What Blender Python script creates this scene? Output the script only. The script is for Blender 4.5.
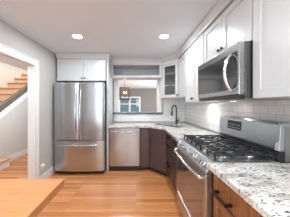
import bpy, bmesh, math, random
from mathutils import Vector, Matrix
random.seed(4)
PI = math.pi
S = bpy.context.scene
C = S.collection
for o in list(bpy.data.objects): bpy.data.objects.remove(o)

# ------------------------------------------------------------------ camera, world, lights, exposure
EYE, CEIL = 1.32, 2.34
SX, WX = -2.97, -3.76           # wall under the stairs, wall behind the stairs
XL, XR, YB, YF = -1.61, 1.185, 3.50, -2.60      # kitchen: left wall, right wall, back wall, wall behind the camera
cam = bpy.data.cameras.new('camera'); co = bpy.data.objects.new('camera', cam); C.objects.link(co)
co.location = (0, 0, EYE); co.rotation_euler = (PI/2, 0, 0)
cam.sensor_width = 36; cam.lens = 146/290*36; cam.shift_x = 9/290; cam.shift_y = -3.5/290; cam.clip_start = .02
S.camera = co
W = bpy.data.worlds.new('world'); S.world = W; W.use_nodes = True
W.node_tree.nodes['Background'].inputs[0].default_value = (.74, .86, .92, 1)
W.node_tree.nodes['Background'].inputs[1].default_value = 1.6
def area(name, loc, rot, sx, sy, power, col):
    l = bpy.data.lights.new(name, 'AREA'); l.shape = 'RECTANGLE'; l.size = sx; l.size_y = sy
    l.energy = power; l.color = col
    o = bpy.data.objects.new(name, l); C.objects.link(o); o.location = loc; o.rotation_euler = rot
    return o
for wx in (-1.05, .35): area('rear_fill', (wx, YF-.1, 1.30), (PI/2, 0, 0), .62, 1.8, 18, (.88, .955, 1))  # added fill lights in the rear wall openings, no source seen
area('hall_fill', (-1.95, 2.6, 2.26), (0, .75, 0), .4, 2.4, 46, (.86, .94, 1))  # added fill for hall and stairs, tilted away from the doorway
area('stairwell_fill', (-3.45, 3.6, 4.1), (0, 0, 0), .6, 2.6, 26, (1, .97, .94))  # added fill from above the stairs, source unseen
area('far_room_fill', (2.6, 6.3, 1.3), (PI/2, 0, PI/2), 2.4, 1.6, 160, (.84, .94, 1))  # added fill at the far room's side wall, which has no window
LAMP_W = 16.5
S.view_settings.view_transform = 'Standard'; S.view_settings.look = 'None'
S.view_settings.gamma = 1; S.view_settings.use_curve_mapping = False
S.view_settings.exposure = 0.36

# ------------------------------------------------------------------ materials
def mat(name, col, rough=.5, metal=0, emit=None, es=0, **kw):
    m = bpy.data.materials.new(name); m.use_nodes = True
    b = m.node_tree.nodes['Principled BSDF']
    b.inputs['Base Color'].default_value = (*col, 1); b.inputs['Roughness'].default_value = rough
    b.inputs['Metallic'].default_value = metal
    if emit: b.inputs['Emission Color'].default_value = (*emit, 1); b.inputs['Emission Strength'].default_value = es
    for k, v in kw.items(): b.inputs[k].default_value = v
    return m
def nodes(m): return m.node_tree.nodes, m.node_tree.links, m.node_tree.nodes['Principled BSDF']
def coords(m, scale=(1, 1, 1), rot=(0, 0, 0)):
    n, l, b = nodes(m)
    g = n.new('ShaderNodeNewGeometry'); mp = n.new('ShaderNodeMapping')
    mp.inputs['Scale'].default_value = scale; mp.inputs['Rotation'].default_value = rot
    l.new(g.outputs['Position'], mp.inputs['Vector']); return mp.outputs[0]
def noise(m, vec, scale, detail=4, rough=.55):
    n, l, b = nodes(m); t = n.new('ShaderNodeTexNoise')
    t.inputs['Scale'].default_value = scale; t.inputs['Detail'].default_value = detail; t.inputs['Roughness'].default_value = rough
    l.new(vec, t.inputs['Vector']); return t.outputs['Fac']
def ramp(m, fac, stops):
    n, l, b = nodes(m); r = n.new('ShaderNodeValToRGB'); e = r.color_ramp.elements
    e[0].position, e[0].color = stops[0][0], (*stops[0][1], 1); e[1].position, e[1].color = stops[-1][0], (*stops[-1][1], 1)
    for p, c in stops[1:-1]:
        q = e.new(p); q.color = (*c, 1)
    l.new(fac, r.inputs[0]); return r.outputs[0]
def mixc(m, fac, a, b_, mode='MIX'):
    n, l, b = nodes(m); x = n.new('ShaderNodeMix'); x.data_type = 'RGBA'; x.blend_type = mode
    if isinstance(fac, (int, float)): x.inputs[0].default_value = fac
    else: l.new(fac, x.inputs[0])
    for i, v in ((6, a), (7, b_)):
        if isinstance(v, tuple): x.inputs[i].default_value = (*v, 1)
        else: l.new(v, x.inputs[i])
    return x.outputs[2]
def bump(m, fac, strength, dist=.002):
    n, l, b = nodes(m); u = n.new('ShaderNodeBump'); u.inputs['Strength'].default_value = strength; u.inputs['Distance'].default_value = dist
    l.new(fac, u.inputs['Height']); l.new(u.outputs[0], b.inputs['Normal'])

def paint(name, col, rough=.6, tex=.15):
    m = mat(name, col, rough); f = noise(m, coords(m), 60, 3); bump(m, f, tex, .0008)
    g = noise(m, coords(m), .8, 2)
    n, l, b = nodes(m); l.new(ramp(m, g, [(.3, tuple(c*.97 for c in col)), (.7, tuple(min(1, c*1.02) for c in col))]), b.inputs['Base Color'])
    return m
M_ceil = paint('ceiling_paint', (.75, .83, .90), .8)  # bluish tint put in to offset the warm bounce from the floor
M_wall = paint('wall_paint', (.57, .56, .54), .7)
M_hallwall = paint('hall_wall_paint', (.66, .63, .59), .7)
M_stairwall = paint('stair_wall_paint', (.76, .66, .57), .7)
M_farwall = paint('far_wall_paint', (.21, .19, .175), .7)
M_trim = mat('white_trim', (.82, .82, .82), .35)
M_cab = paint('white_cabinet_lacquer', (.57, .58, .59), .28, .03)
M_cabin = mat('cabinet_interior', (.80, .75, .75), .5)
M_niche = mat('niche_grey_paint', (.42, .41, .41), .6)
M_black = mat('black_metal', (.02, .018, .018), .35, .6)
M_iron = mat('cast_iron', (.05, .05, .055), .28, .6)
M_plastic = mat('black_plastic', (.02, .02, .022), .3)
M_white = mat('white_plastic', (.85, .85, .85), .35)
M_glassblk = mat('black_glass', (.34, .32, .32), .07, .9)
M_chrome = mat('chrome', (.85, .85, .87), .12, 1)
M_gun = mat('gunmetal_faucet', (.08, .078, .076), .3, .8)
M_lamp = mat('lamp_lens', (1, 1, 1), .4, 0, (1, .97, .92), 9)
M_bulb = mat('bulb', (.9, .6, .35), .4, 0, (1, .50, .18), 2.2)
M_dark = mat('outlet_slot_black', (.03, .03, .03), .8)  # near-black for the outlet slots
M_lantern = mat('bronze', (.10, .06, .04), .5, .5)
def clear(name, tint=(1, 1, 1), a=.12):
    m = bpy.data.materials.new(name); m.use_nodes = True; n = m.node_tree.nodes; l = m.node_tree.links
    n.remove(n['Principled BSDF']); t = n.new('ShaderNodeBsdfTransparent'); t.inputs[0].default_value = (*tint, 1)
    g = n.new('ShaderNodeBsdfGlossy'); g.inputs['Roughness'].default_value = .03; x = n.new('ShaderNodeMixShader'); x.inputs[0].default_value = a
    l.new(t.outputs[0], x.inputs[1]); l.new(g.outputs[0], x.inputs[2]); l.new(x.outputs[0], n['Material Output'].inputs[0]); return m
M_glass = clear('cabinet_glass', (.86, .87, .88), .10)
M_pane = clear('window_glass', (.33, .40, .41), .06)
def steel(name, base=.62, rough=.26, sc=(1, 1, 120), tint=(1, 1, 1)):
    m = mat(name, (base*tint[0], base*tint[1], base*tint[2]), rough, 1)
    f = noise(m, coords(m, sc), 6, 3); n, l, b = nodes(m)
    l.new(ramp(m, f, [(.3, tuple(base*.97*t for t in tint)), (.7, tuple(base*1.03*t for t in tint))]), b.inputs['Base Color'])
    r = n.new('ShaderNodeMapRange'); r.inputs[3].default_value = rough*.95; r.inputs[4].default_value = rough*1.05
    l.new(f, r.inputs[0]); l.new(r.outputs[0], b.inputs['Roughness']); return m
M_steel = steel('brushed_steel', .50, .24, (24, 24, 1), (.95, .99, 1.04))
M_steelh = steel('brushed_steel_horizontal', .53, .28, (1, 1, 18), (.96, .99, 1.03))
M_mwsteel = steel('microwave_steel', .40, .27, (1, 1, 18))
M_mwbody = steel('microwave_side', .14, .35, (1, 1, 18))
M_steeld = steel('dark_steel', .34, .3, (40, 40, 3))
def tiles(name, axis):
    m = mat(name, (.74, .74, .735), .13); n, l, b = nodes(m)
    rot = (PI/2, 0, 0) if axis == 'x' else None
    g = n.new('ShaderNodeNewGeometry'); sp = n.new('ShaderNodeSeparateXYZ'); cb = n.new('ShaderNodeCombineXYZ')
    l.new(g.outputs['Position'], sp.inputs[0]); l.new(sp.outputs['X' if axis == 'x' else 'Y'], cb.inputs[0]); l.new(sp.outputs['Z'], cb.inputs[1])
    t = n.new('ShaderNodeTexBrick'); l.new(cb.outputs[0], t.inputs['Vector'])
    t.inputs['Scale'].default_value = 1; t.inputs['Brick Width'].default_value = .154; t.inputs['Row Height'].default_value = .0775
    t.inputs['Mortar Size'].default_value = .0022; t.inputs['Mortar Smooth'].default_value = .3
    t.inputs['Color1'].default_value = (.86, .86, .855, 1); t.inputs['Color2'].default_value = (.79, .79, .79, 1); t.inputs['Mortar'].default_value = (.55, .55, .54, 1)
    l.new(t.outputs['Color'], b.inputs['Base Color'])
    u = n.new('ShaderNodeBump'); u.invert = True; u.inputs['Strength'].default_value = .6; u.inputs['Distance'].default_value = .002
    l.new(t.outputs['Fac'], u.inputs['Height']); l.new(u.outputs[0], b.inputs['Normal']); return m
M_tilex, M_tiley = tiles('subway_tile_back', 'x'), tiles('subway_tile_side', 'y')
def planks(name, c1, c2, c3, rough=.3, row=.062, width=.9, gap=.0012, ax=('X', 'Y'), gapc=(.18, .08, .035)):
    m = mat(name, c1, rough); n, l, b = nodes(m)
    g = n.new('ShaderNodeNewGeometry'); sp = n.new('ShaderNodeSeparateXYZ'); cb = n.new('ShaderNodeCombineXYZ')
    l.new(g.outputs['Position'], sp.inputs[0]); l.new(sp.outputs[ax[0]], cb.inputs[0]); l.new(sp.outputs[ax[1]], cb.inputs[1])
    t = n.new('ShaderNodeTexBrick'); t.offset_frequency = 3; t.offset = .37; l.new(cb.outputs[0], t.inputs['Vector'])
    t.inputs['Scale'].default_value = 1; t.inputs['Brick Width'].default_value = width; t.inputs['Row Height'].default_value = row
    t.inputs['Mortar Size'].default_value = gap; t.inputs['Color1'].default_value = (*c1, 1); t.inputs['Color2'].default_value = (*c2, 1)
    t.inputs['Mortar'].default_value = (*gapc, 1)
    mp = n.new('ShaderNodeMapping'); mp.inputs['Scale'].default_value = (2.2, 34, 1); l.new(cb.outputs[0], mp.inputs['Vector'])
    f = noise(m, mp.outputs[0], 1.6, 5, .6); gr = ramp(m, f, [(.25, tuple(x*.72 for x in c3)), (.5, (1, 1, 1)), (.8, (1.08, 1.06, 1.03))])
    c = mixc(m, .55, t.outputs['Color'], gr, 'MULTIPLY')
    l.new(c, b.inputs['Base Color'])
    return m
M_floor = planks('oak_floor', (.47, .170, .055), (.70, .315, .125), (.76, .48, .33), .27)
M_table = planks('table_wood', (.54, .235, .088), (.57, .255, .10), (.92, .8, .7), .3, .09, 1.6, .0004, gapc=(.5, .24, .09))
M_tread = planks('stair_tread_wood', (.66, .37, .20), (.70, .40, .23), (.95, .8, .7), .4, .05, 3, .0004)
M_riser = planks('stair_riser_wood', (.70, .46, .31), (.72, .48, .33), (.95, .85, .75), .4, .3, 3, .0003, ('X', 'Z'))
M_noseshade = planks('nosing_shade_brown', (.30, .13, .06), (.33, .15, .07), (.95, .8, .7), .4, .05, 3, .0004)  # brown for the shadow lines below the treads
def cabwood(name, c, rough=.3):
    m = mat(name, c, rough); f = noise(m, coords(m, (30, 30, 1.5)), 1.8, 5, .6); n, l, b = nodes(m)
    l.new(ramp(m, f, [(.3, tuple(x*.7 for x in c)), (.7, tuple(x*1.2 for x in c))]), b.inputs['Base Color'])
    return m
M_base = cabwood('espresso_wood', (.082, .055, .051), .28)
M_base_bounce = cabwood('espresso_wood_bounce', (.27, .11, .042), .24)  # espresso wood with the orange floor bounce put into its colour
M_string = cabwood('stringer_wood', (.16, .13, .10), .5)
def granite():
    m = mat('granite', (.7, .66, .62), .12); n, l, b = nodes(m); v = coords(m); v2 = coords(m, (1, 2.2, 1), (0, 0, .5))
    base = ramp(m, noise(m, v2, 7, 5, .6), [(.34, (.36, .32, .29)), (.46, (.62, .59, .55)), (.60, (.74, .73, .71))])
    rust = ramp(m, noise(m, v, 16, 5, .7), [(.56, (0, 0, 0)), (.68, (1, 1, 1))])
    blk = ramp(m, noise(m, v2, 40, 4, .68), [(.545, (0, 0, 0)), (.605, (1, 1, 1))])
    grey = ramp(m, noise(m, v, 60, 3, .6), [(.55, (0, 0, 0)), (.70, (1, 1, 1))])
    c = mixc(m, rust, base, (.44, .33, .25)); c = mixc(m, grey, c, (.40, .38, .37)); c = mixc(m, blk, c, (.09, .085, .085))
    l.new(c, b.inputs['Base Color']); return m
M_gran = granite()

# ------------------------------------------------------------------ mesh helpers
def box(bm, x0, x1, y0, y1, z0, z1):
    v = [bm.verts.new(p) for p in ((x0,y0,z0),(x1,y0,z0),(x1,y1,z0),(x0,y1,z0),(x0,y0,z1),(x1,y0,z1),(x1,y1,z1),(x0,y1,z1))]
    for f in ((3,2,1,0),(4,5,6,7),(0,1,5,4),(1,2,6,5),(2,3,7,6),(3,0,4,7)): bm.faces.new([v[i] for i in f])
def prism(bm, pts, ax, a, b):
    """extrude a 2D outline along axis ax ('x','y','z') from a to b"""
    def P(p, t): return {'x': (t, p[0], p[1]), 'y': (p[0], t, p[1]), 'z': (p[0], p[1], t)}[ax]
    A = [bm.verts.new(P(p, a)) for p in pts]; B = [bm.verts.new(P(p, b)) for p in pts]
    bm.faces.new(A); bm.faces.new(B[::-1]); n = len(pts)
    for i in range(n): bm.faces.new((A[i], B[i], B[(i+1) % n], A[(i+1) % n]))
def tube(bm, pts, r, seg=10, flat=1.0):
    pts = [Vector(p) for p in pts]; rings = []
    up = None
    for i, p in enumerate(pts):
        d = (pts[min(i+1, len(pts)-1)] - pts[max(i-1, 0)]).normalized()
        if up is None:
            up = Vector((0, 0, 1)) if abs(d.z) < .9 else Vector((1, 0, 0))
        a = d.cross(up).normalized(); b_ = a.cross(d).normalized(); up = b_
        rr = r[i] if isinstance(r, (list, tuple)) else r
        rings.append([bm.verts.new(p + a*math.cos(2*PI*k/seg)*rr + b_*math.sin(2*PI*k/seg)*rr*flat) for k in range(seg)])
    for i in range(len(rings)-1):
        for k in range(seg): bm.faces.new((rings[i][k], rings[i][(k+1) % seg], rings[i+1][(k+1) % seg], rings[i+1][k]))
    bm.faces.new(rings[0][::-1]); bm.faces.new(rings[-1])
def lathe(bm, prof, axis='z', seg=20, at=(0, 0, 0)):
    at = Vector(at); rings = []
    for r, h in prof:
        ring = []
        for k in range(seg):
            c, s = math.cos(2*PI*k/seg)*r, math.sin(2*PI*k/seg)*r
            p = {'z': (c, s, h), 'y': (c, h, s), 'x': (h, c, s)}[axis]
            ring.append(bm.verts.new(at + Vector(p)))
        rings.append(ring)
    for i in range(len(rings)-1):
        for k in range(seg): bm.faces.new((rings[i][k], rings[i][(k+1) % seg], rings[i+1][(k+1) % seg], rings[i+1][k]))
    bm.faces.new(rings[0][::-1]); bm.faces.new(rings[-1])
def obj(name, bm, m, parent=None, bev=0, smooth=False, seg=2):
    bmesh.ops.recalc_face_normals(bm, faces=bm.faces)
    me = bpy.data.meshes.new(name); bm.to_mesh(me); bm.free(); me.materials.append(m)
    o = bpy.data.objects.new(name, me); C.objects.link(o)
    if parent: o.parent = parent
    if smooth:
        for p in me.polygons: p.use_smooth = True
        try: me.set_sharp_from_angle(angle=math.radians(38))
        except Exception: pass
    if bev:
        b = o.modifiers.new('bevel', 'BEVEL'); b.width = bev; b.segments = seg; b.limit_method = 'ANGLE'; b.angle_limit = math.radians(40)
    return o
def tag(o, label, cat, group=None, kind=None):
    o['label'] = label; o['category'] = cat
    if group: o['group'] = group
    if kind: o['kind'] = kind
    return o
def thing(name, label, cat, loc=(0, 0, 0), rz=0, group=None):
    o = bpy.data.objects.new(name, None); C.objects.link(o); o.empty_display_size = .05
    o.location = loc; o.rotation_euler = (0, 0, rz); return tag(o, label, cat, group)
def boxes(name, m, parent, bl, bev=0):
    bm = bmesh.new()
    for b in bl: box(bm, *b)
    return obj(name, bm, m, parent, bev)
def struct(name, m, bl, label, cat='wall', bev=0):
    o = boxes(name, m, None, bl, bev); return tag(o, label, cat, kind='structure')

# ------------------------------------------------------------------ shell
struct('floor', M_floor, [(-3.9, 3.0, -2.7, 9.3, -.1, 0)], 'orange oak strip flooring running through kitchen and hall', 'floor')
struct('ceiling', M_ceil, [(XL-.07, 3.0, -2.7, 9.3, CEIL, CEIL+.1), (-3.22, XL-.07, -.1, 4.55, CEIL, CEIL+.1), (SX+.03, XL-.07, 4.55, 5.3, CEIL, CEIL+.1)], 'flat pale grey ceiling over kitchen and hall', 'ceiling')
DY0, DY1, DZ = .95, 2.30, 1.955
struct('wall_left', M_wall, [(XL-.07, XL, YF, DY0, 0, CEIL), (XL-.07, XL, DY1, YB, 0, CEIL), (XL-.07, XL, DY0, DY1, DZ, CEIL), (XL-.07, XL, YB, 9, 0, CEIL)],
       'warm grey painted wall with the doorway to the hall')
wr = struct('wall_right', M_wall, [(XR, XR+.1, YF, YB, 0, CEIL)], 'wall carrying the long run of white upper cabinets')
boxes('tile_backsplash', M_tiley, wr, [(XR-.009, XR-.0005, -.2, YB-.014, .93, 1.50)])['label'] = 'white subway tile backsplash'
PX0, PX1, PZ0, PZ1 = -.415, .505, 1.145, 1.985
wb = struct('wall_back', M_wall, [(XL, PX0, YB, YB+.12, 0, CEIL), (PX1, 3.0, YB, YB+.12, 0, CEIL), (PX0, PX1, YB, YB+.12, 0, PZ0), (PX0, PX1, YB, YB+.12, PZ1, CEIL)],
            'back wall with the pass-through opening above the counter')
boxes('tile_backsplash', M_tilex, wb, [(-.53, XR-.01, YB-.0095, YB-.0005, .93, PZ0-.035), (.66, XR-.01, YB-.0095, YB-.0005, PZ0-.035, 1.50)])['label'] = 'white subway tile backsplash'
struct('wall_front', M_wall, [(XL-.07, -1.4, YF-.1, YF, 0, CEIL), (.7, XR+.1, YF-.1, YF, 0, CEIL), (-.7, 0, YF-.1, YF, .4, 2.2), (-1.4, .7, YF-.1, YF, 2.2, CEIL), (-1.4, .7, YF-.1, YF, 0, .4)],
       'wall behind the viewer with two tall openings added for fill light')  # openings added to admit light and narrow its reflection in the steel
# door casing to hall
struct('trim_1', M_trim, [(XL-.085, XL+.0, DY1-.018, DY1+.0, 0, DZ-.018), (XL-.085, XL, DY0, DY1, DZ-.018, DZ), (XL-.085, XL, DY0, DY0+.018, 0, DZ-.018),
       (XL+.0005, XL+.022, DY1-.012, DY1+.088, 0, DZ+.09), (XL+.0005, XL+.022, DY0-.088, DY0+.012, 0, DZ+.09), (XL+.0005, XL+.022, DY0+.012, DY1-.012, DZ-.012, DZ+.09),
       (XL+.022, XL+.03, DY1+.070, DY1+.088, 0, DZ+.09), (XL+.022, XL+.03, DY0-.088, DY1+.070, DZ+.072, DZ+.09)], 'white casing and jambs of the doorway to the hall', 'door frame', .003)
struct('baseboard_left', M_trim, [(XL+.0005, XL+.016, DY1+.089, YB-.02, 0.0, .125)], 'white baseboard between doorway and refrigerator', 'baseboard', .003)
# pass-through casing and dark sill
struct('trim_2', M_trim, [(PX0-.115, PX0, YB-.018, YB-.0005, PZ0-.01, PZ1), (PX1, PX1+.115, YB-.018, YB-.0005, PZ0-.01, PZ1),
       (PX0-.115, PX1+.115, YB-.018, YB-.0005, PZ1, PZ1+.05)], 'white flat casing around the pass-through opening', 'trim', .003)
tag(boxes('pass_through_sill', mat('dark_sill', (.05, .05, .055), .3), None, [(PX0-.125, PX1+.125, YB-.06, YB+.16, PZ0-.035, PZ0-.014+.012)], .004),
    'thin dark ledge along the bottom of the pass-through opening', 'sill')

# ------------------------------------------------------------------ hall and stairs
def sz(y): return 1.17 + .67*(y-3.19)            # lower edge of the dark stringer
struct('wall_hall', M_stairwall, [(WX-.1, WX, -.1, 6.2, 0, 4.2)], 'warm beige wall behind the stairs')
struct('wall_hall_end', M_hallwall, [(WX, XL-.07, 5.2, 5.3, 0, 4.2), (WX, XL-.07, -.1, 0, 0, CEIL)], 'far end wall of the hall')
bm = bmesh.new(); box(bm, SX, SX+.014, 3.215, 5.19, 0, .12)
tag(obj('baseboard_hall', bm, M_trim, None, .003), 'white baseboard along the wall below the stairs', 'baseboard', kind='structure')
st = thing('staircase', 'wooden stairs with tan risers and dark stringer seen through the doorway', 'stairs', (SX, 1.6, 0))
def sp(name, m, bl=None, pr=None, bev=0):
    bm = bmesh.new()
    if bl: box(bm, *bl)
    else: prism(bm, *pr)
    bmesh.ops.translate(bm, vec=-Vector(st.location), verts=bm.verts)
    return obj(name, bm, m, st, bev)
s_ = sp('side_wall', M_hallwall, pr=([(1.45, 0.001), (5.19, 0.001), (5.19, sz(5.19)-.001), (1.45, 0.005)], 'x', SX-.08, SX)); s_['label'] = 'beige plastered wall closing the side of the stairs'
RISE, GO = .18, .18/.67
for k in range(3, 16):
    z = RISE*k; y = (z+.88)/.67
    if y > 4.95: break
    sp('tread', M_tread, (WX+.004, SX-.083, y-.025, y+GO-.002, z-.03, z), bev=.006)
    nz = sp('nosing_shade', M_noseshade, (WX+.004, SX-.083, y+.001, y+.010, z-.046, z-.031)); nz['label'] = 'dark strip standing in for the shadow under the tread'  # shadow line below the tread edge, built as a dark strip
    sp('riser', M_riser, (WX+.004, SX-.083, y+.014, y+.025, z-RISE+.001, z-.031))
s_ = sp('stringer', M_string, pr=([(1.75, sz(1.75)), (5.15, sz(5.15)), (5.15, sz(5.15)+.125), (1.75, sz(1.75)+.125)], 'x', SX-.08, SX+.02)); s_['label'] = 'dark grey-brown sloping stringer'
s_ = sp('skirt_board', M_trim, pr=([(1.75, sz(1.75)-.16), (5.15, sz(5.15)-.16), (5.15, sz(5.15)-.001), (1.75, sz(1.75)-.001)], 'x', SX+.001, SX+.014)); s_['label'] = 'white board under the stringer'
t = thing('low_step', 'low wooden starting step with white riser at the foot of the stair wall', 'step', (SX+.016, 2.6, 0))
boxes('riser', M_trim, t, [(0, .20, 0, .58, 0, .139)]); boxes('tread', M_tread, t, [(0, .225, -.02, .605, .14, .17)], .006)

# ------------------------------------------------------------------ room beyond the pass-through
struct('wall_far_side', M_farwall, [(2.7, 2.8, YB+.12, 9, 0, CEIL)], 'side wall of the room beyond the pass-through')
WZ0, WZ1 = .85, 1.76
wins = [(-.97, -.44), (-.34, .20)]
struct('wall_far', M_farwall, [(XL-.07, wins[0][0], 9, 9.12, 0, CEIL), (wins[0][1], wins[1][0], 9, 9.12, WZ0, WZ1), (wins[1][1], 2.8, 9, 9.12, 0, CEIL),
       (wins[0][0], wins[1][1], 9, 9.12, 0, WZ0), (wins[0][0], wins[1][1], 9, 9.12, WZ1, CEIL)], 'taupe far wall of the room beyond')
for i, (a, b) in enumerate(wins):
    w = tag(boxes('window_%d' % (i+1), M_trim, None, [(a-.07, a, 8.97, 9.05, WZ0-.07, WZ1+.07), (b, b+.07 if i else b+.05, 8.97, 9.05, WZ0-.07, WZ1+.07),
            (a, b, 8.97, 9.05, WZ1, WZ1+.07), (a, b, 8.97, 9.05, WZ0-.07, WZ0), (a, b, 9.0, 9.04, 1.36, 1.41)], .003),
            ['left', 'right'][i] + ' white framed window in the room beyond the pass-through', 'window', kind='structure')
    bm = bmesh.new(); box(bm, a, b, 9.05, 9.056, WZ0, WZ1); obj('pane', bm, M_pane, w)
PY, PXX = 5.0, -.385
t = thing('lantern_pendant', 'open frame bronze lantern pendant glowing beyond the pass-through', 'pendant lamp', (PXX, PY, 1.50))
H_, R_ = .40, .15
bl = []
for sx in (-1, 1):
    for sy in (-1, 1): bl.append((sx*R_-.014, sx*R_+.014, sy*R_-.014, sy*R_+.014, 0, H_))
for z in (0, H_):
    bl += [(-R_, R_, -R_-.014, -R_+.014, z-.014, z+.014), (-R_, R_, R_-.014, R_+.014, z-.014, z+.014), (-R_-.014, -R_+.014, -R_, R_, z-.014, z+.014), (R_-.014, R_+.014, -R_, R_, z-.014, z+.014)]
bl += [(-R_, R_, -.01, .01, H_-.01, H_+.01)]
boxes('frame', M_lantern, t, bl)
bm = bmesh.new(); tube(bm, [(0, 0, H_+.01), (0, 0, CEIL-1.50-.03)], .009); obj('rod', bm, M_lantern, t, smooth=True)
bm = bmesh.new(); lathe(bm, [(.07, CEIL-1.50-.03), (.075, CEIL-1.50-.002)]); obj('canopy', bm, M_white, t, smooth=True)
bm = bmesh.new()
for a in range(3):
    x, y = .055*math.cos(a*2.1), .055*math.sin(a*2.1); tube(bm, [(x, y, .10), (x, y, .20)], .013); tube(bm, [(0, 0, .10), (x, y, .10)], .006)
tube(bm, [(0, 0, .10), (0, 0, H_)], .006)
obj('candle_cluster', bm, M_lantern, t)
for a in range(3):
    x, y = .055*math.cos(a*2.1), .055*math.sin(a*2.1)
    bm = bmesh.new(); lathe(bm, [(.004, .20), (.017, .225), (.016, .25), (.003, .285)], seg=10, at=(x, y, 0)); obj('bulb', bm, M_bulb, t, smooth=True)
l = bpy.data.lights.new('lantern_glow', 'POINT'); l.energy = 2; l.color = (1, .62, .35); l.shadow_soft_size = .05
o = bpy.data.objects.new('lantern_glow', l); C.objects.link(o); o.parent = t; o.location = (0, 0, .24)

# ------------------------------------------------------------------ recessed lights
def can(x, y, lab, z=CEIL, k=1.0):
    t = thing('recessed_light', lab, 'ceiling light', (x, y, z-.004), 0, 'recessed ceiling lights')
    bm = bmesh.new(); n = 28
    for a, b, zz in ((.062, .085, 0),):
        lathe(bm, [(.085, .003), (.085, 0), (.062, -.004), (.060, .002)], seg=n)
    obj('trim_ring', bm, M_white, t, smooth=True)
    bm = bmesh.new(); lathe(bm, [(.058, -.0075), (.058, -.0045)], seg=n); obj('lens', bm, M_lamp, t)
    l = bpy.data.lights.new('lamp_light', 'AREA'); l.shape = 'DISK'; l.size = .11; l.energy = LAMP_W*k; l.color = (.90, .96, 1)
    o = bpy.data.objects.new('lamp_light', l); C.objects.link(o); o.parent = t; o.location = (0, 0, -.012)
    return t
can(-.866, 2.16, 'round recessed ceiling light in front of the refrigerator', k=.68)
can(.414, 2.16, 'round recessed ceiling light nearer the right wall cabinets', k=.68)
can(-.866, .3, 'recessed ceiling light added above the table as fill, out of view', k=1.1)  # unseen extra lamp, added to brighten the room
can(.25, .1, 'recessed ceiling light added above the viewer as fill, out of view', k=.95)  # second unseen lamp, added for overall brightness
can(-.3, 4.6, 'recessed ceiling light just past the pass-through opening')

# ------------------------------------------------------------------ cabinets (local frame: front faces -y, x along the width)
def knob(parent, x, z, m=M_black):
    bm = bmesh.new(); lathe(bm, [(.004, 0), (.005, -.012), (.014, -.016), (.015, -.024), (.010, -.028)], 'y', 14, (x, 0, z)); return obj('knob', bm, m, parent, smooth=True)
def pull(parent, x0, x1, z, m=M_black):
    bm = bmesh.new(); box(bm, x0, x1, -.046, -.032, z-.010, z+.010); box(bm, x0, x0+.014, -.033, 0, z-.009, z+.009); box(bm, x1-.014, x1, -.033, 0, z-.009, z+.009)
    return obj('handle', bm, m, parent, .002)
def front(kind, name, x0, x1, z0, z1, m, t, st=.058, glass=None):
    g = .0025; x0 += g; x1 -= g; z0 += g; z1 -= g
    bm = bmesh.new()
    if kind == 'slab': box(bm, x0, x1, 0, .019, z0, z1)
    else:
        box(bm, x0, x0+st, 0, .019, z0, z1); box(bm, x1-st, x1, 0, .019, z0, z1)
        box(bm, x0+st, x1-st, 0, .019, z0, z0+st); box(bm, x0+st, x1-st, 0, .019, z1-st, z1)
        if not glass: box(bm, x0+st-.002, x1-st+.002, .011, .018, z0+st-.002, z1-st+.002)
    o = obj(name, bm, m, t, .0015)
    if glass:
        bm = bmesh.new(); box(bm, x0+st, x1-st, .010, .014, z0+st, z1-st); obj('pane', bm, M_glass, o)
    return o
R90 = -PI/2
def cabinet(label, loc, rz, w, h, dep, m, fr, group=None, name='wall_cabinet', cat='cabinet', toe=0, crown=0, mb=None):
    t = thing(name, label, cat, loc, rz, group)
    boxes('body', mb or m, t, [(0, w, .020, dep, toe, h)] , .001)
    if toe: boxes('toe_kick', M_plastic, t, [(0.001, w-.001, .09, dep-.002, 0, toe-.001)])
    for f in fr:
        o = front(f.get('k', 'shaker'), f['n'], f['x0'], f['x1'], f['z0'], f['z1'], m, t, f.get('st', .058))
        if 'knob' in f: knob(o, *f['knob'])
        if 'pull' in f: pull(o, *f['pull'])
    return t
UT = 2.235
XF = .84                 # face of the right wall uppers
UD = XR - XF - .004
# over refrigerator
G1 = 'white upper cabinets'
cabinet('white two-door cabinet directly above the refrigerator', (-1.566, 2.89, 1.800), 0, .969, UT-1.800, .60, M_cab,
        [dict(n='door', x0=0, x1=.525, z0=0, z1=UT-1.800-.02, knob=(.496, .05)), dict(n='door', x0=.525, x1=.969, z0=0, z1=UT-1.800-.02, knob=(.556, .05))], G1)
bm = bmesh.new()
prism(bm, [(2.90, 0), (3.495, 0), (3.495, UT-.001), (2.90, UT-.001)], 'x', -.585, -.545)
tag(obj('side_panel', bm, M_cab, None, .002), 'tall white panel standing between refrigerator and dishwasher', 'panel')
# open shelf box over the pass-through
t = thing('open_wall_shelf', 'open white shelf box with grey back above the pass-through', 'shelf', (-.543, 3.17, 1.915))
SW = .543+.556
boxes('frame', M_cab, t, [(0, SW, 0, .325, 0, .05), (0, SW, 0, .325, .275, .38), (0, .045, 0, .325, .05, .275), (SW-.045, SW, 0, .325, .05, .275)], .002)
boxes('back_panel', M_niche, t, [(.045, SW-.045, .30, .324, .05, .275)])
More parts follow.
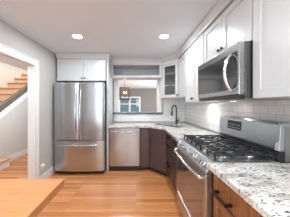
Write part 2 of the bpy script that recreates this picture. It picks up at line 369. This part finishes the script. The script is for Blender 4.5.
# diagonal glass corner cabinet
DA, DB = (.562, 3.17), (XF, 2.892)
dl = math.hypot(DB[0]-DA[0], DB[1]-DA[1])
CZ = 1.47
t = thing('corner_cabinet', 'white diagonal corner cabinet with glass door and two shelves', 'cabinet', (DA[0], DA[1], CZ), -PI/4, G1)
def loc2(x, y):                                   # world -> local of the diagonal cabinet
    dx, dy = x-DA[0], y-DA[1]; c = math.cos(PI/4); return (dx*c - dy*c, dx*c + dy*c)
bm = bmesh.new(); h = UT-CZ
out = [loc2(*p) for p in ((DA[0]+.001, DA[1]+.02), (DA[0]+.001, YB-.012), (XR-.012, YB-.012), (XR-.012, DB[1]+.002), (DB[0]+.012, DB[1]+.002))]
def ring_prism(z0, z1): prism(bm, out, 'z', z0, z1)
ring_prism(0, .02); ring_prism(h-.06, h)
for i in range(4):
    p, q = Vector((*out[i], 0)), Vector((*out[i+1], 0)); d = (q-p).normalized(); nrm = Vector((d.y, -d.x, 0))*.014
    a = [p, q, q+nrm, p+nrm]; prism(bm, [(v.x, v.y) for v in a], 'z', .02, h-.06)
obj('body', bm, M_cabin, t)
sh = [((x-.2)*.90+.2, y*.93+.012) for x, y in out]
for z in (.26, .50):
    bm = bmesh.new(); prism(bm, sh, 'z', z, z+.018); obj('shelf', bm, M_cab, t)
d = front('shaker', 'door', .006, dl-.006, .0, h-.04, M_cab, t, .062, True); knob(d, dl-.03, .05)
# right wall uppers
g = 'white upper cabinets'
cabinet('narrow white upper cabinet beside the glass corner cabinet', (XF, 2.888, CZ), R90, .41, UT-CZ, UD, M_cab,
        [dict(n='door', x0=0, x1=.41, z0=0, z1=UT-CZ-.02, knob=(.03, .05))], g)
cabinet('tall white two-door upper cabinet between the corner and the microwave', (XF-.005, 2.474, 1.365), R90, .66, UT-1.365, UD+.003, M_cab,
        [dict(n='door', x0=0, x1=.33, z0=0, z1=UT-1.365-.02, knob=(.305, .05)), dict(n='door', x0=.33, x1=.66, z0=0, z1=UT-1.365-.02, knob=(.355, .05))], g)
MY0, MY1 = 1.060, 1.808
cabinet('short white two-door cabinet directly above the microwave', (XF, MY1, 1.790), R90, MY1-MY0, UT-1.790, UD, M_cab,
        [dict(n='door', x0=0, x1=.374, z0=0, z1=UT-1.790-.02, knob=(.345, .075)), dict(n='door', x0=.374, x1=.748, z0=0, z1=UT-1.790-.02, knob=(.403, .075))], g)
cabinet('large white upper cabinet nearest the viewer, right of the microwave', (XF, MY0-.003, 1.365), R90, .90, UT-1.365, UD, M_cab,
        [dict(n='door', x0=0.004, x1=.45, z0=0, z1=UT-1.365-.02, st=.062), dict(n='door', x0=.45, x1=.90, z0=0, z1=UT-1.365-.02, st=.062)], g)
# crown moulding: continuous from the left wall to the near cabinet
cr = [(-1.566, 2.885), (-.545, 2.885), (-.545, 3.165), (.555, 3.165), (XF-.003, 2.888), (XF-.003, .10)]
bm = bmesh.new(); prof = [(0, UT+.001), (-.008, UT+.001), (-.012, UT+.02), (-.035, UT+.06), (-.045, UT+.075), (-.045, CEIL-.001), (.02, CEIL-.001), (.02, UT+.001)]
rings = []
for i, p in enumerate(cr):
    a = Vector(cr[max(i-1, 0)]); b = Vector(cr[min(i+1, len(cr)-1)]); p = Vector(p)
    d1 = (p-a).normalized() if i else (b-p).normalized(); d2 = (b-p).normalized() if i < len(cr)-1 else d1
    n1, n2 = Vector((-d1.y, d1.x)), Vector((-d2.y, d2.x)); mt = (n1+n2).normalized(); k = 1/max(.5, mt.dot(n1))
    rings.append([bm.verts.new((p.x+mt.x*k*o_, p.y+mt.y*k*o_, z)) for o_, z in prof])
for i in range(len(rings)-1):
    for k in range(len(prof)): bm.faces.new((rings[i][k], rings[i][(k+1) % len(prof)], rings[i+1][(k+1) % len(prof)], rings[i+1][k]))
bm.faces.new(rings[0]); bm.faces.new(rings[-1][::-1])
tag(obj('crown_moulding', bm, M_cab), 'white crown moulding running along the tops of the upper cabinets', 'moulding')

# ------------------------------------------------------------------ base cabinets
BH = .872; BF = .545; G2 = 'dark wood base cabinets'
cabinet('narrow dark wood base panel between dishwasher and corner sink cabinet', (.085, 2.885, 0), 0, .17, BH, .60, M_base,
        [dict(k='slab', n='front_panel', x0=0, x1=.17, z0=.10, z1=BH-.01)], G2, 'base_cabinet', toe=.10)
BA, BB = (.258, 2.885), (BF, 2.598)
bl_ = math.hypot(BB[0]-BA[0], BB[1]-BA[1])
t = thing('corner_sink_cabinet', 'dark wood diagonal corner cabinet under the sink', 'cabinet', (BA[0], BA[1], 0), -PI/4, G2)
def locb(x, y):
    dx, dy = x-BA[0], y-BA[1]; c = math.cos(PI/4); return (dx*c - dy*c, dx*c + dy*c)
# open-topped carcass: floor and walls, so that the basin hangs in it
cc = [locb(*p) for p in ((BA[0]+.016, BA[1]+.012), (BA[0]+.016, YB-.02), (XR-.02, YB-.02), (XR-.02, BB[1]+.016), (BB[0]+.012, BB[1]+.016))]
bm = bmesh.new(); prism(bm, cc, 'z', .10, .12)
for i in range(5):
    p, q = Vector((*cc[i], 0)), Vector((*cc[(i+1) % 5], 0)); d = (q-p).normalized(); nrm = Vector((d.y, -d.x, 0))*.014
    a = [p, q, q+nrm, p+nrm]; prism(bm, [(v.x, v.y) for v in a], 'z', .12, BH)
obj('body', bm, M_base, t)
bm = bmesh.new(); prism(bm, [locb(*p) for p in ((BA[0]+.08, BA[1]+.05), (BA[0]+.08, YB-.05), (XR-.05, YB-.05), (XR-.05, BB[1]+.08), (BB[0]+.05, BB[1]+.08))], 'z', 0, .099)
obj('toe_kick', bm, M_plastic, t)
front('slab', 'false_drawer', .003, bl_-.003, .725, BH-.008, M_base, t)
d = front('shaker', 'door', .003, bl_-.003, .10, .72, M_base, t); knob(d, .035, .655)
RY0, RY1 = 1.045, 1.80      # range near / far
cabinet('dark wood drawer stack between corner sink cabinet and range', (BF, 2.592, 0), R90, 2.592-RY1-.005, BH, XR-BF-.012, M_base,
        [dict(k='slab', n='drawer', x0=.0, x1=.40, z0=.725, z1=BH-.008, pull=(.13, .29, .80)), dict(k='shaker', n='drawer', x0=.0, x1=.40, z0=.42, z1=.72, pull=(.13, .29, .65)),
         dict(k='shaker', n='drawer', x0=.0, x1=.40, z0=.10, z1=.415, pull=(.13, .29, .35)),
         dict(k='slab', n='drawer', x0=.40, x1=.787, z0=.725, z1=BH-.008, pull=(.55, .71, .80)), dict(k='shaker', n='door', x0=.40, x1=.787, z0=.10, z1=.72, knob=(.46, .66))], G2, 'base_cabinet', toe=.10)
cabinet('dark wood base cabinet, warm floor bounce in its colour, with black drawer pull, below the near counter', (BF, RY0-.006, 0), R90, .40, BH, XR-BF-.012, M_base_bounce,
        [dict(k='slab', n='drawer', x0=.004, x1=.40, z0=.70, z1=BH-.012, pull=(.068, .215, .748)), dict(k='shaker', n='door', x0=.004, x1=.40, z0=.10, z1=.695)], G2, 'base_cabinet', toe=.10)
cabinet('dark wood base cabinet, warm floor bounce in its colour, at the bottom right corner beside the viewer', (BF, RY0-.008-.40, 0), R90, .60, BH, XR-BF-.012, M_base_bounce,
        [dict(k='slab', n='drawer', x0=0, x1=.60, z0=.70, z1=BH-.012, pull=(.22, .38, .78)), dict(k='shaker', n='door', x0=0, x1=.60, z0=.10, z1=.695)], G2, 'base_cabinet', toe=.10)

# ------------------------------------------------------------------ countertops and sink
CT0, CT1 = .875, .908
outer = [(-.538, 2.862), (.245, 2.862), (.505, 2.602), (.505, RY1+.004), (XR-.014, RY1+.004), (XR-.014, YB-.014), (-.538, YB-.014)]
SC = Vector((.705, 3.01)); u = Vector((.7071, -.7071)); v = Vector((.7071, .7071)); HW, HD = .31, .195
hole = []
for cx, cy, a0 in ((1, 1, 0), (-1, 1, 90), (-1, -1, 180), (1, -1, 270)):
    for a in (0, 30, 60, 90):
        r = .05; an = math.radians(a0+a); hole.append(SC + u*(cx*(HW-r)+r*math.cos(an)) + v*(cy*(HD-r)+r*math.sin(an)))
bm = bmesh.new()
vo = [bm.verts.new((x, y, CT0)) for x, y in outer]; vh = [bm.verts.new((p.x, p.y, CT0)) for p in hole]
es = [bm.edges.new((vo[i], vo[(i+1) % len(vo)])) for i in range(len(vo))] + [bm.edges.new((vh[i], vh[(i+1) % len(vh)])) for i in range(len(vh))]
bmesh.ops.triangle_fill(bm, use_beauty=True, edges=es, use_dissolve=False)
r_ = bmesh.ops.extrude_face_region(bm, geom=list(bm.faces))
bmesh.ops.translate(bm, vec=(0, 0, CT1-CT0), verts=[e for e in r_['geom'] if isinstance(e, bmesh.types.BMVert)])
tag(obj('countertop', bm, M_gran), 'L-shaped granite countertop with the corner sink, along back and right wall', 'countertop')
tag(boxes('countertop', M_gran, None, [(.505, XR-.014, .0, RY0-.004, CT0, CT1)], .003), 'speckled granite countertop nearest the viewer, this side of the range', 'countertop')
bm = bmesh.new()
def rect(hw, hd, z):
    return [bm.verts.new((*(SC+u*a*hw+v*b*hd), z)) for a, b in ((1, 1), (-1, 1), (-1, -1), (1, -1))]
A, B, D_, E_ = rect(HW+.012, HD+.012, CT0-.001), rect(HW-.002, HD-.002, CT0-.001), rect(HW-.02, HD-.02, .70), rect(HW+.004, HD+.004, .69)
for P_, Q_ in ((A, B), (B, D_), (A, E_)):
    for i in range(4): bm.faces.new((P_[i], P_[(i+1) % 4], Q_[(i+1) % 4], Q_[i]))
bm.faces.new(D_); bm.faces.new(E_)
tag(obj('kitchen_sink', bm, M_steelh, None), 'undermount steel sink set diagonally into the corner countertop', 'sink')
FP = SC + v*.25
t = thing('kitchen_faucet', 'dark gooseneck faucet standing behind the corner sink', 'faucet', (FP.x, FP.y, CT1), -PI/4)
bm = bmesh.new(); lathe(bm, [(.030, 0), (.030, .008), (.022, .014), (.021, .10), (.015, .12)]); obj('base', bm, M_gun, t, smooth=True)
bm = bmesh.new(); R = .09
pts = [(0, 0, .10), (0, 0, .2), (0, 0, .30)] + [(0, -R+R*math.cos(a), .315+R*math.sin(a)) for a in [PI*i/12 for i in range(0, 13)]] + [(0, -2*R-.002, .275)]
tube(bm, pts, .0155, 12); obj('spout', bm, M_gun, t, smooth=True)
bm = bmesh.new(); tube(bm, [(0, -2*R-.002, .285), (0, -2*R-.003, .26), (0, -2*R-.006, .19)], [.017, .022, .024], 12); obj('spray_head', bm, M_gun, t, smooth=True)
bm = bmesh.new(); tube(bm, [(.018, 0, .075), (.045, 0, .078), (.06, 0, .085)], [.014, .014, .011], 10); tube(bm, [(.052, 0, .085), (.068, -.01, .15)], [.007, .005], 8); obj('lever_handle', bm, M_gun, t, smooth=True)

# ------------------------------------------------------------------ refrigerator
FX0, FX1, FY = -1.548, -.598, 2.73
FW = FX1-FX0
t = thing('refrigerator', 'stainless steel french door refrigerator with bottom freezer drawer', 'refrigerator', (FX0, FY, 0))
boxes('body', M_steeld, t, [(.004, FW-.004, .075, .74, .05, 1.755)], .006)
def bowed(name, x0, x1, z0, z1, bow=.015, dep=.07):
    bm = bmesh.new(); n = 14; pts = []
    for i in range(n+1):
        s = i/n; e = min(s, 1-s); rr = .012
        y = bow*(1-(1-(2*s-1)**2)) if True else 0
        if i in (0, n): y += rr
        pts.append((x0+(x1-x0)*s, y))
    pts += [(x1, dep), (x0, dep)]
    prism(bm, pts, 'z', z0, z1); return obj(name, bm, M_steel, t, .003, smooth=True)
mid = .474
def vhandle(p, x, z0, z1):
    bm = bmesh.new(); n = 14
    pts = [(x, .0, z0)] + [(x, -.018-.035*math.sin(PI*i/n)**.6, z0+(z1-z0)*(.01+.98*i/n)) for i in range(n+1)] + [(x, .0, z1)]
    tube(bm, pts, .0125, 10); return obj('handle', bm, M_chrome, p, smooth=True)
dl_ = bowed('door', .002, mid-.003, .665, 1.745); vhandle(dl_, mid-.045, .74, 1.58)
dr_ = bowed('door', mid+.003, FW-.002, .665, 1.745); vhandle(dr_, mid+.045, .74, 1.58)
fz = bowed('freezer_drawer', .002, FW-.002, .075, .650, .03)
bm = bmesh.new(); n = 16
tube(bm, [(.13, .012, .575)] + [(.13+(FW-.26)*i/n, -.016-.028*math.sin(PI*i/n)**.6, .575) for i in range(n+1)] + [(FW-.13, .012, .575)], .012, 10)
obj('handle', bm, M_chrome, fz, smooth=True)
boxes('toe_grille', M_plastic, t, [(.02, FW-.02, .06, .12, .012, .066)] )
for a, b in ((.02, .14), (FW-.14, FW-.02)): boxes('hinge_cover', M_plastic, t, [(a, b, .06, .18, 1.756, 1.78)], .004)
o = boxes('sticker', M_white, dr_, [(FW-.155, FW-.105, -.001, .006, 1.645, 1.70)]); o['label'] = 'small white square label'
boxes('mark', M_steeld, o, [(FW-.145, FW-.115, -.002, -.0011, 1.66, 1.685)])
o = boxes('badge', mat('blue_badge', (.35, .45, .60), .4), fz, [(FW-.125, FW-.085, .012, .022, .13, .17)]); o['label'] = 'small pale blue badge'
for a in (.05, FW-.09):
    for b in (.13, .62): boxes('foot', M_plastic, t, [(a, a+.04, b, b+.04, 0, .049)])

# ------------------------------------------------------------------ dishwasher
DX0, DW = -.535, .612
t = thing('dishwasher', 'stainless steel dishwasher with bar handle beside the white panel', 'dishwasher', (DX0, 2.875, 0))
boxes('body', M_steeld, t, [(.004, DW-.004, .032, .585, .10, .868)])
bm = bmesh.new(); n = 10
prism(bm, [(.004+(DW-.008)*i/n, .012*(2*i/n-1)**2) for i in range(n+1)] + [(DW-.004, .03), (.004, .03)], 'z', .115, .862)
dd = obj('door', bm, M_steel, t, .002, smooth=True)
bm = bmesh.new(); tube(bm, [(.05, .004, .80)] + [(.05+(DW-.10)*i/14, -.02-.026*math.sin(PI*i/14)**.6, .80) for i in range(15)] + [(DW-.05, .004, .80)], .011, 10)
obj('handle', bm, M_chrome, dd, smooth=True)
boxes('toe_kick', M_plastic, t, [(.004, DW-.004, .055, .08, 0.0, .098)])
boxes('control_strip', M_plastic, dd, [(.03, DW-.03, .008, .029, .8625, .868)])

# ------------------------------------------------------------------ gas range (local: x towards viewer, y into the wall)
RX, RW = .50, RY1-RY0
t = thing('gas_range', 'stainless steel gas range with five burners and slanted backguard', 'range', (RX, RY1, 0), R90)
boxes('body', M_steeld, t, [(0, RW, .035, .64, .10, .882)], .003)
boxes('toe_kick', M_plastic, t, [(.01, RW-.01, .08, .60, 0, .099)])
dw = boxes('storage_drawer', M_steelh, t, [(.004, RW-.004, 0, .034, .13, .285)], .006)
dr = boxes('oven_door', M_steelh, t, [(.004, RW-.004, 0, .034, .292, .818)], .007)
boxes('window', M_glassblk, dr, [(.055, RW-.055, -.003, -.0003, .33, .735)], .001)
bm = bmesh.new(); n = 16
tube(bm, [(.015, .0, .785)] + [(.015+(RW-.03)*i/n, -.030-.022*math.sin(PI*i/n)**.6, .785) for i in range(n+1)] + [(RW-.015, 0, .785)], .0135, 12)
obj('handle', bm, M_chrome, dr, smooth=True)
bm = bmesh.new(); prism(bm, [(.0, .824), (.034, .824), (.06, .883), (.06, .905), (.046, .905), (.002, .832)], 'x', .002, RW-.002)
cp = obj('control_panel', bm, M_steelh, t, .004)
nrm = Vector((0, -.857, .515)).normalized()
for i in range(5):
    x = .075+(RW-.15)*i/4; c = Vector((x, .023, .866)) + nrm*.004
    bm = bmesh.new(); tube(bm, [c, c+nrm*.006, c+nrm*.008, c+nrm*.03, c+nrm*.033], [.025, .025, .020, .018, .012], 16)
    kb = obj('knob', bm, M_chrome, cp, smooth=True)
    bm = bmesh.new(); tube(bm, [c+nrm*.0335+Vector((0, -.006, -.012)), c+nrm*.0335+Vector((0, .006, .014))], .003, 6); obj('pointer', bm, M_black, kb)
bm = bmesh.new(); box(bm, 0, RW, .06, .53, .883, .912); box(bm, 0, RW, .045, .06, .905, .918)
ct = obj('cooktop', bm, M_steelh, t, .004)
boxes('cooktop_well', M_steelh, ct, [(.03, RW-.03, .085, .525, .9122, .9135)])
for bx, by, br in ((.14, .18, .045), (.14, .41, .036), (.376, .30, .050), (.615, .18, .05), (.615, .41, .036)):
    bm = bmesh.new(); lathe(bm, [(br*1.25, .9137), (br*1.2, .920), (br, .922), (br, .930)], seg=18, at=(bx, by, 0)); bn = obj('burner', bm, M_chrome, t, smooth=True)
    bm = bmesh.new(); lathe(bm, [(br*.86, .9302), (br*.88, .937), (br*.7, .940)], seg=18, at=(bx, by, 0)); obj('burner_cap', bm, M_iron, bn, smooth=True)
for gi, (x0, x1) in enumerate(((.026, .262), (.268, .486), (.492, .728))):
    bm = bmesh.new(); ya, yb, z0, z1 = .078, .522, .944, .958; w = .012
    box(bm, x0, x1, ya, ya+w, z0, z1); box(bm, x0, x1, yb-w, yb, z0, z1); box(bm, x0, x0+w, ya, yb, z0, z1); box(bm, x1-w, x1, ya, yb, z0, z1)
    xm = (x0+x1)/2; ym = (ya+yb)/2
    box(bm, x0, x1, ym-w/2, ym+w/2, z0, z1)
    for cy in ((ya+ym)/2, (yb+ym)/2) if gi != 1 else (ym,):
        L = .075
        box(bm, x0, xm-.022, cy-w/2, cy+w/2, z0, z1+.004); box(bm, xm+.022, x1, cy-w/2, cy+w/2, z0, z1+.004)
        box(bm, xm-w/2, xm+w/2, cy-(ym-ya)/2*(1 if gi != 1 else 2), cy-.022, z0, z1+.004); box(bm, xm-w/2, xm+w/2, cy+.022, cy+(ym-ya)/2*(1 if gi != 1 else 2), z0, z1+.004)
    for fx in ((x0+xm)/2, (x1+xm)/2): box(bm, fx-.005, fx+.005, ya, ya+.11, z0, z1); box(bm, fx-.005, fx+.005, yb-.11, yb, z0, z1); box(bm, fx-.005, fx+.005, ym-.05, ym+.05, z0, z1)
    for px in (x0, xm-.006, x1-w):
        for py in (ya, yb-w): box(bm, px, px+w, py, py+w, .9136, z0); 
    for px in (x0+.002, (x0+xm)/2, xm-.006, (x1+xm)/2-.01, x1-w):
        box(bm, px, px+.010, ya-.002, ya+.012, z1, z1+.008)
    obj('grate', bm, M_iron, t, .002)
# backguard
bm = bmesh.new(); prism(bm, [(.524, .985), (.522, 1.0), (.537, 1.175), (.554, 1.192), (.64, 1.192), (.64, .985)], 'x', .0, RW)
bg = obj('backguard', bm, M_steelh, t, .005)
bm = bmesh.new(); prism(bm, [(.518, .99), (.522, .99), (.552, 1.185), (.546, 1.187)], 'x', .0, .028)
obj('end_trim', bm, M_chrome, bg, .002)
bm = bmesh.new(); prism(bm, [(.518, .99), (.522, .99), (.552, 1.185), (.546, 1.187)], 'x', RW-.028, RW)
obj('end_trim', bm, M_chrome, bg, .002)
def slant(z): return .522 + .015*(z-1.0)/.175
bm = bmesh.new(); prism(bm, [(slant(1.07)-.004, 1.065), (slant(1.07)+.001, 1.065), (slant(1.16)+.001, 1.155), (slant(1.16)-.004, 1.155)], 'x', .16, .37)
dp = obj('display', bm, mat('display_glass', (.03, .03, .03), .15), bg)
bm = bmesh.new()
for i in range(6):
    for j in range(2): prism(bm, [(slant(1.08+j*.03)-.0055, 1.08+j*.03), (slant(1.08+j*.03)-.0035, 1.08+j*.03), (slant(1.09+j*.03)-.0035, 1.09+j*.03), (slant(1.09+j*.03)-.0055, 1.09+j*.03)], 'x', .175+i*.032, .195+i*.032)
obj('button_row', bm, M_steeld, dp)
boxes('vent_trim', M_plastic, t, [(0, RW, .5305, .64, .884, .984)], .002)
boxes('rear_panel', M_steelh, t, [(.01, RW-.01, .5285, .5303, .925, .96)])
# side cover of the backguard (slotted grey plate at the near end)
sc_ = boxes('side_cover', M_steeld, t, [(RW+.0005, RW+.004, .565, .665, .915, 1.165)], .001)
boxes('slot', M_plastic, sc_, [(RW+.0041, RW+.0046, .60, .655, .95+.028*i, .957+.028*i) for i in range(7)])

# ------------------------------------------------------------------ microwave
MX = .75; MW = MY1-MY0-.034
t = thing('microwave', 'stainless over-the-range microwave with curved handle and dark glass door', 'microwave', (MX, MY1-.032, 1.362), R90)
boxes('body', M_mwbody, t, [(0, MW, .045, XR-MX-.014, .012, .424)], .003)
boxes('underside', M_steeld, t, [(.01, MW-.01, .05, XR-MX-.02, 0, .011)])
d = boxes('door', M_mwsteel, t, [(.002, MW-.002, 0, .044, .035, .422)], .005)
boxes('window', mat('smoked_glass', (.13, .13, .135), .10, .8), d, [(.03, MW-.022, -.003, -.0003, .078, .362)], .001)
bm = bmesh.new(); n = 16
hx = MW-.075
tube(bm, [(hx, .0, .075)] + [(hx, -.014-.045*math.sin(PI*i/n)**.7, .075+.27*i/n) for i in range(n+1)] + [(hx, 0, .345)], .0125, 12)
obj('handle', bm, M_chrome, d, smooth=True)
boxes('vent_grille', M_plastic, t, [(.01, MW-.01, .012, .044, .002, .032)] )
bm = bmesh.new(); lathe(bm, [(.03, -.004), (.03, -.0005)], at=(.2, .30, 0)); obj('task_lamp', bm, mat('task_lamp_glow', (1, 1, 1), .4, 0, (1, .95, .85), 1.2), t)
l = bpy.data.lights.new('task_light', 'AREA'); l.shape = 'DISK'; l.size = .06; l.energy = .12; l.color = (1, .95, .86)
o = bpy.data.objects.new('task_light', l); C.objects.link(o); o.parent = t; o.location = (.2, .30, -.01)
# puck light below the two-door cabinet
t = thing('puck_light', 'small round light fixed under the cabinet left of the microwave', 'light', (1.06, 2.22, 1.350))
bm = bmesh.new(); lathe(bm, [(.032, 0), (.035, .004), (.035, .0145)]); obj('housing', bm, M_white, t, smooth=True)
l = bpy.data.lights.new('puck_glow', 'AREA'); l.shape = 'DISK'; l.size = .05; l.energy = 1.2; l.color = (1, .97, .92)
o = bpy.data.objects.new('puck_glow', l); C.objects.link(o); o.parent = t; o.location = (0, 0, -.004)

# ------------------------------------------------------------------ table in the left foreground
TX, TY, TZ = -.545, 1.11, .76
t = thing('wooden_table', 'orange wooden table top filling the lower left foreground', 'table', (-1.05, .45, 0))
def tb(name, bl, m=M_table, bev=.003):
    return boxes(name, m, t, [(a+1.05, b+1.05, c-.45, d-.45, e, f) for a, b, c, d, e, f in bl], bev)
tb('tabletop', [(-1.60, TX, -.45, TY, TZ-.055, TZ)])
for y in (.80, -.15):
    tb('leg', [(-1.12, -1.02, y-.05, y+.05, .05, TZ-.056)]); tb('foot', [(-1.35, -.82, y-.05, y+.05, 0, .049)])
tb('stretcher', [(-1.095, -1.045, -.10, .75, .22, .30)])

# ------------------------------------------------------------------ outlets
t = thing('wall_outlet', 'white outlet with round plug-in device low on the wall by the doorway', 'outlet', (XL+.0005, 2.50, .20), PI/2)
boxes('cover_plate', M_white, t, [(-.037, .037, -.006, 0, 0, .118)], .002)
bm = bmesh.new(); lathe(bm, [(.026, -.0065), (.028, -.035), (.020, -.048)], 'y', 16, (0, 0, .082)); obj('plug_in_device', bm, M_white, t, smooth=True)
boxes('socket', M_dark, t, [(-.012, -.008, -.0068, -.0062, .028, .04), (.008, .012, -.0068, -.0062, .028, .04)])
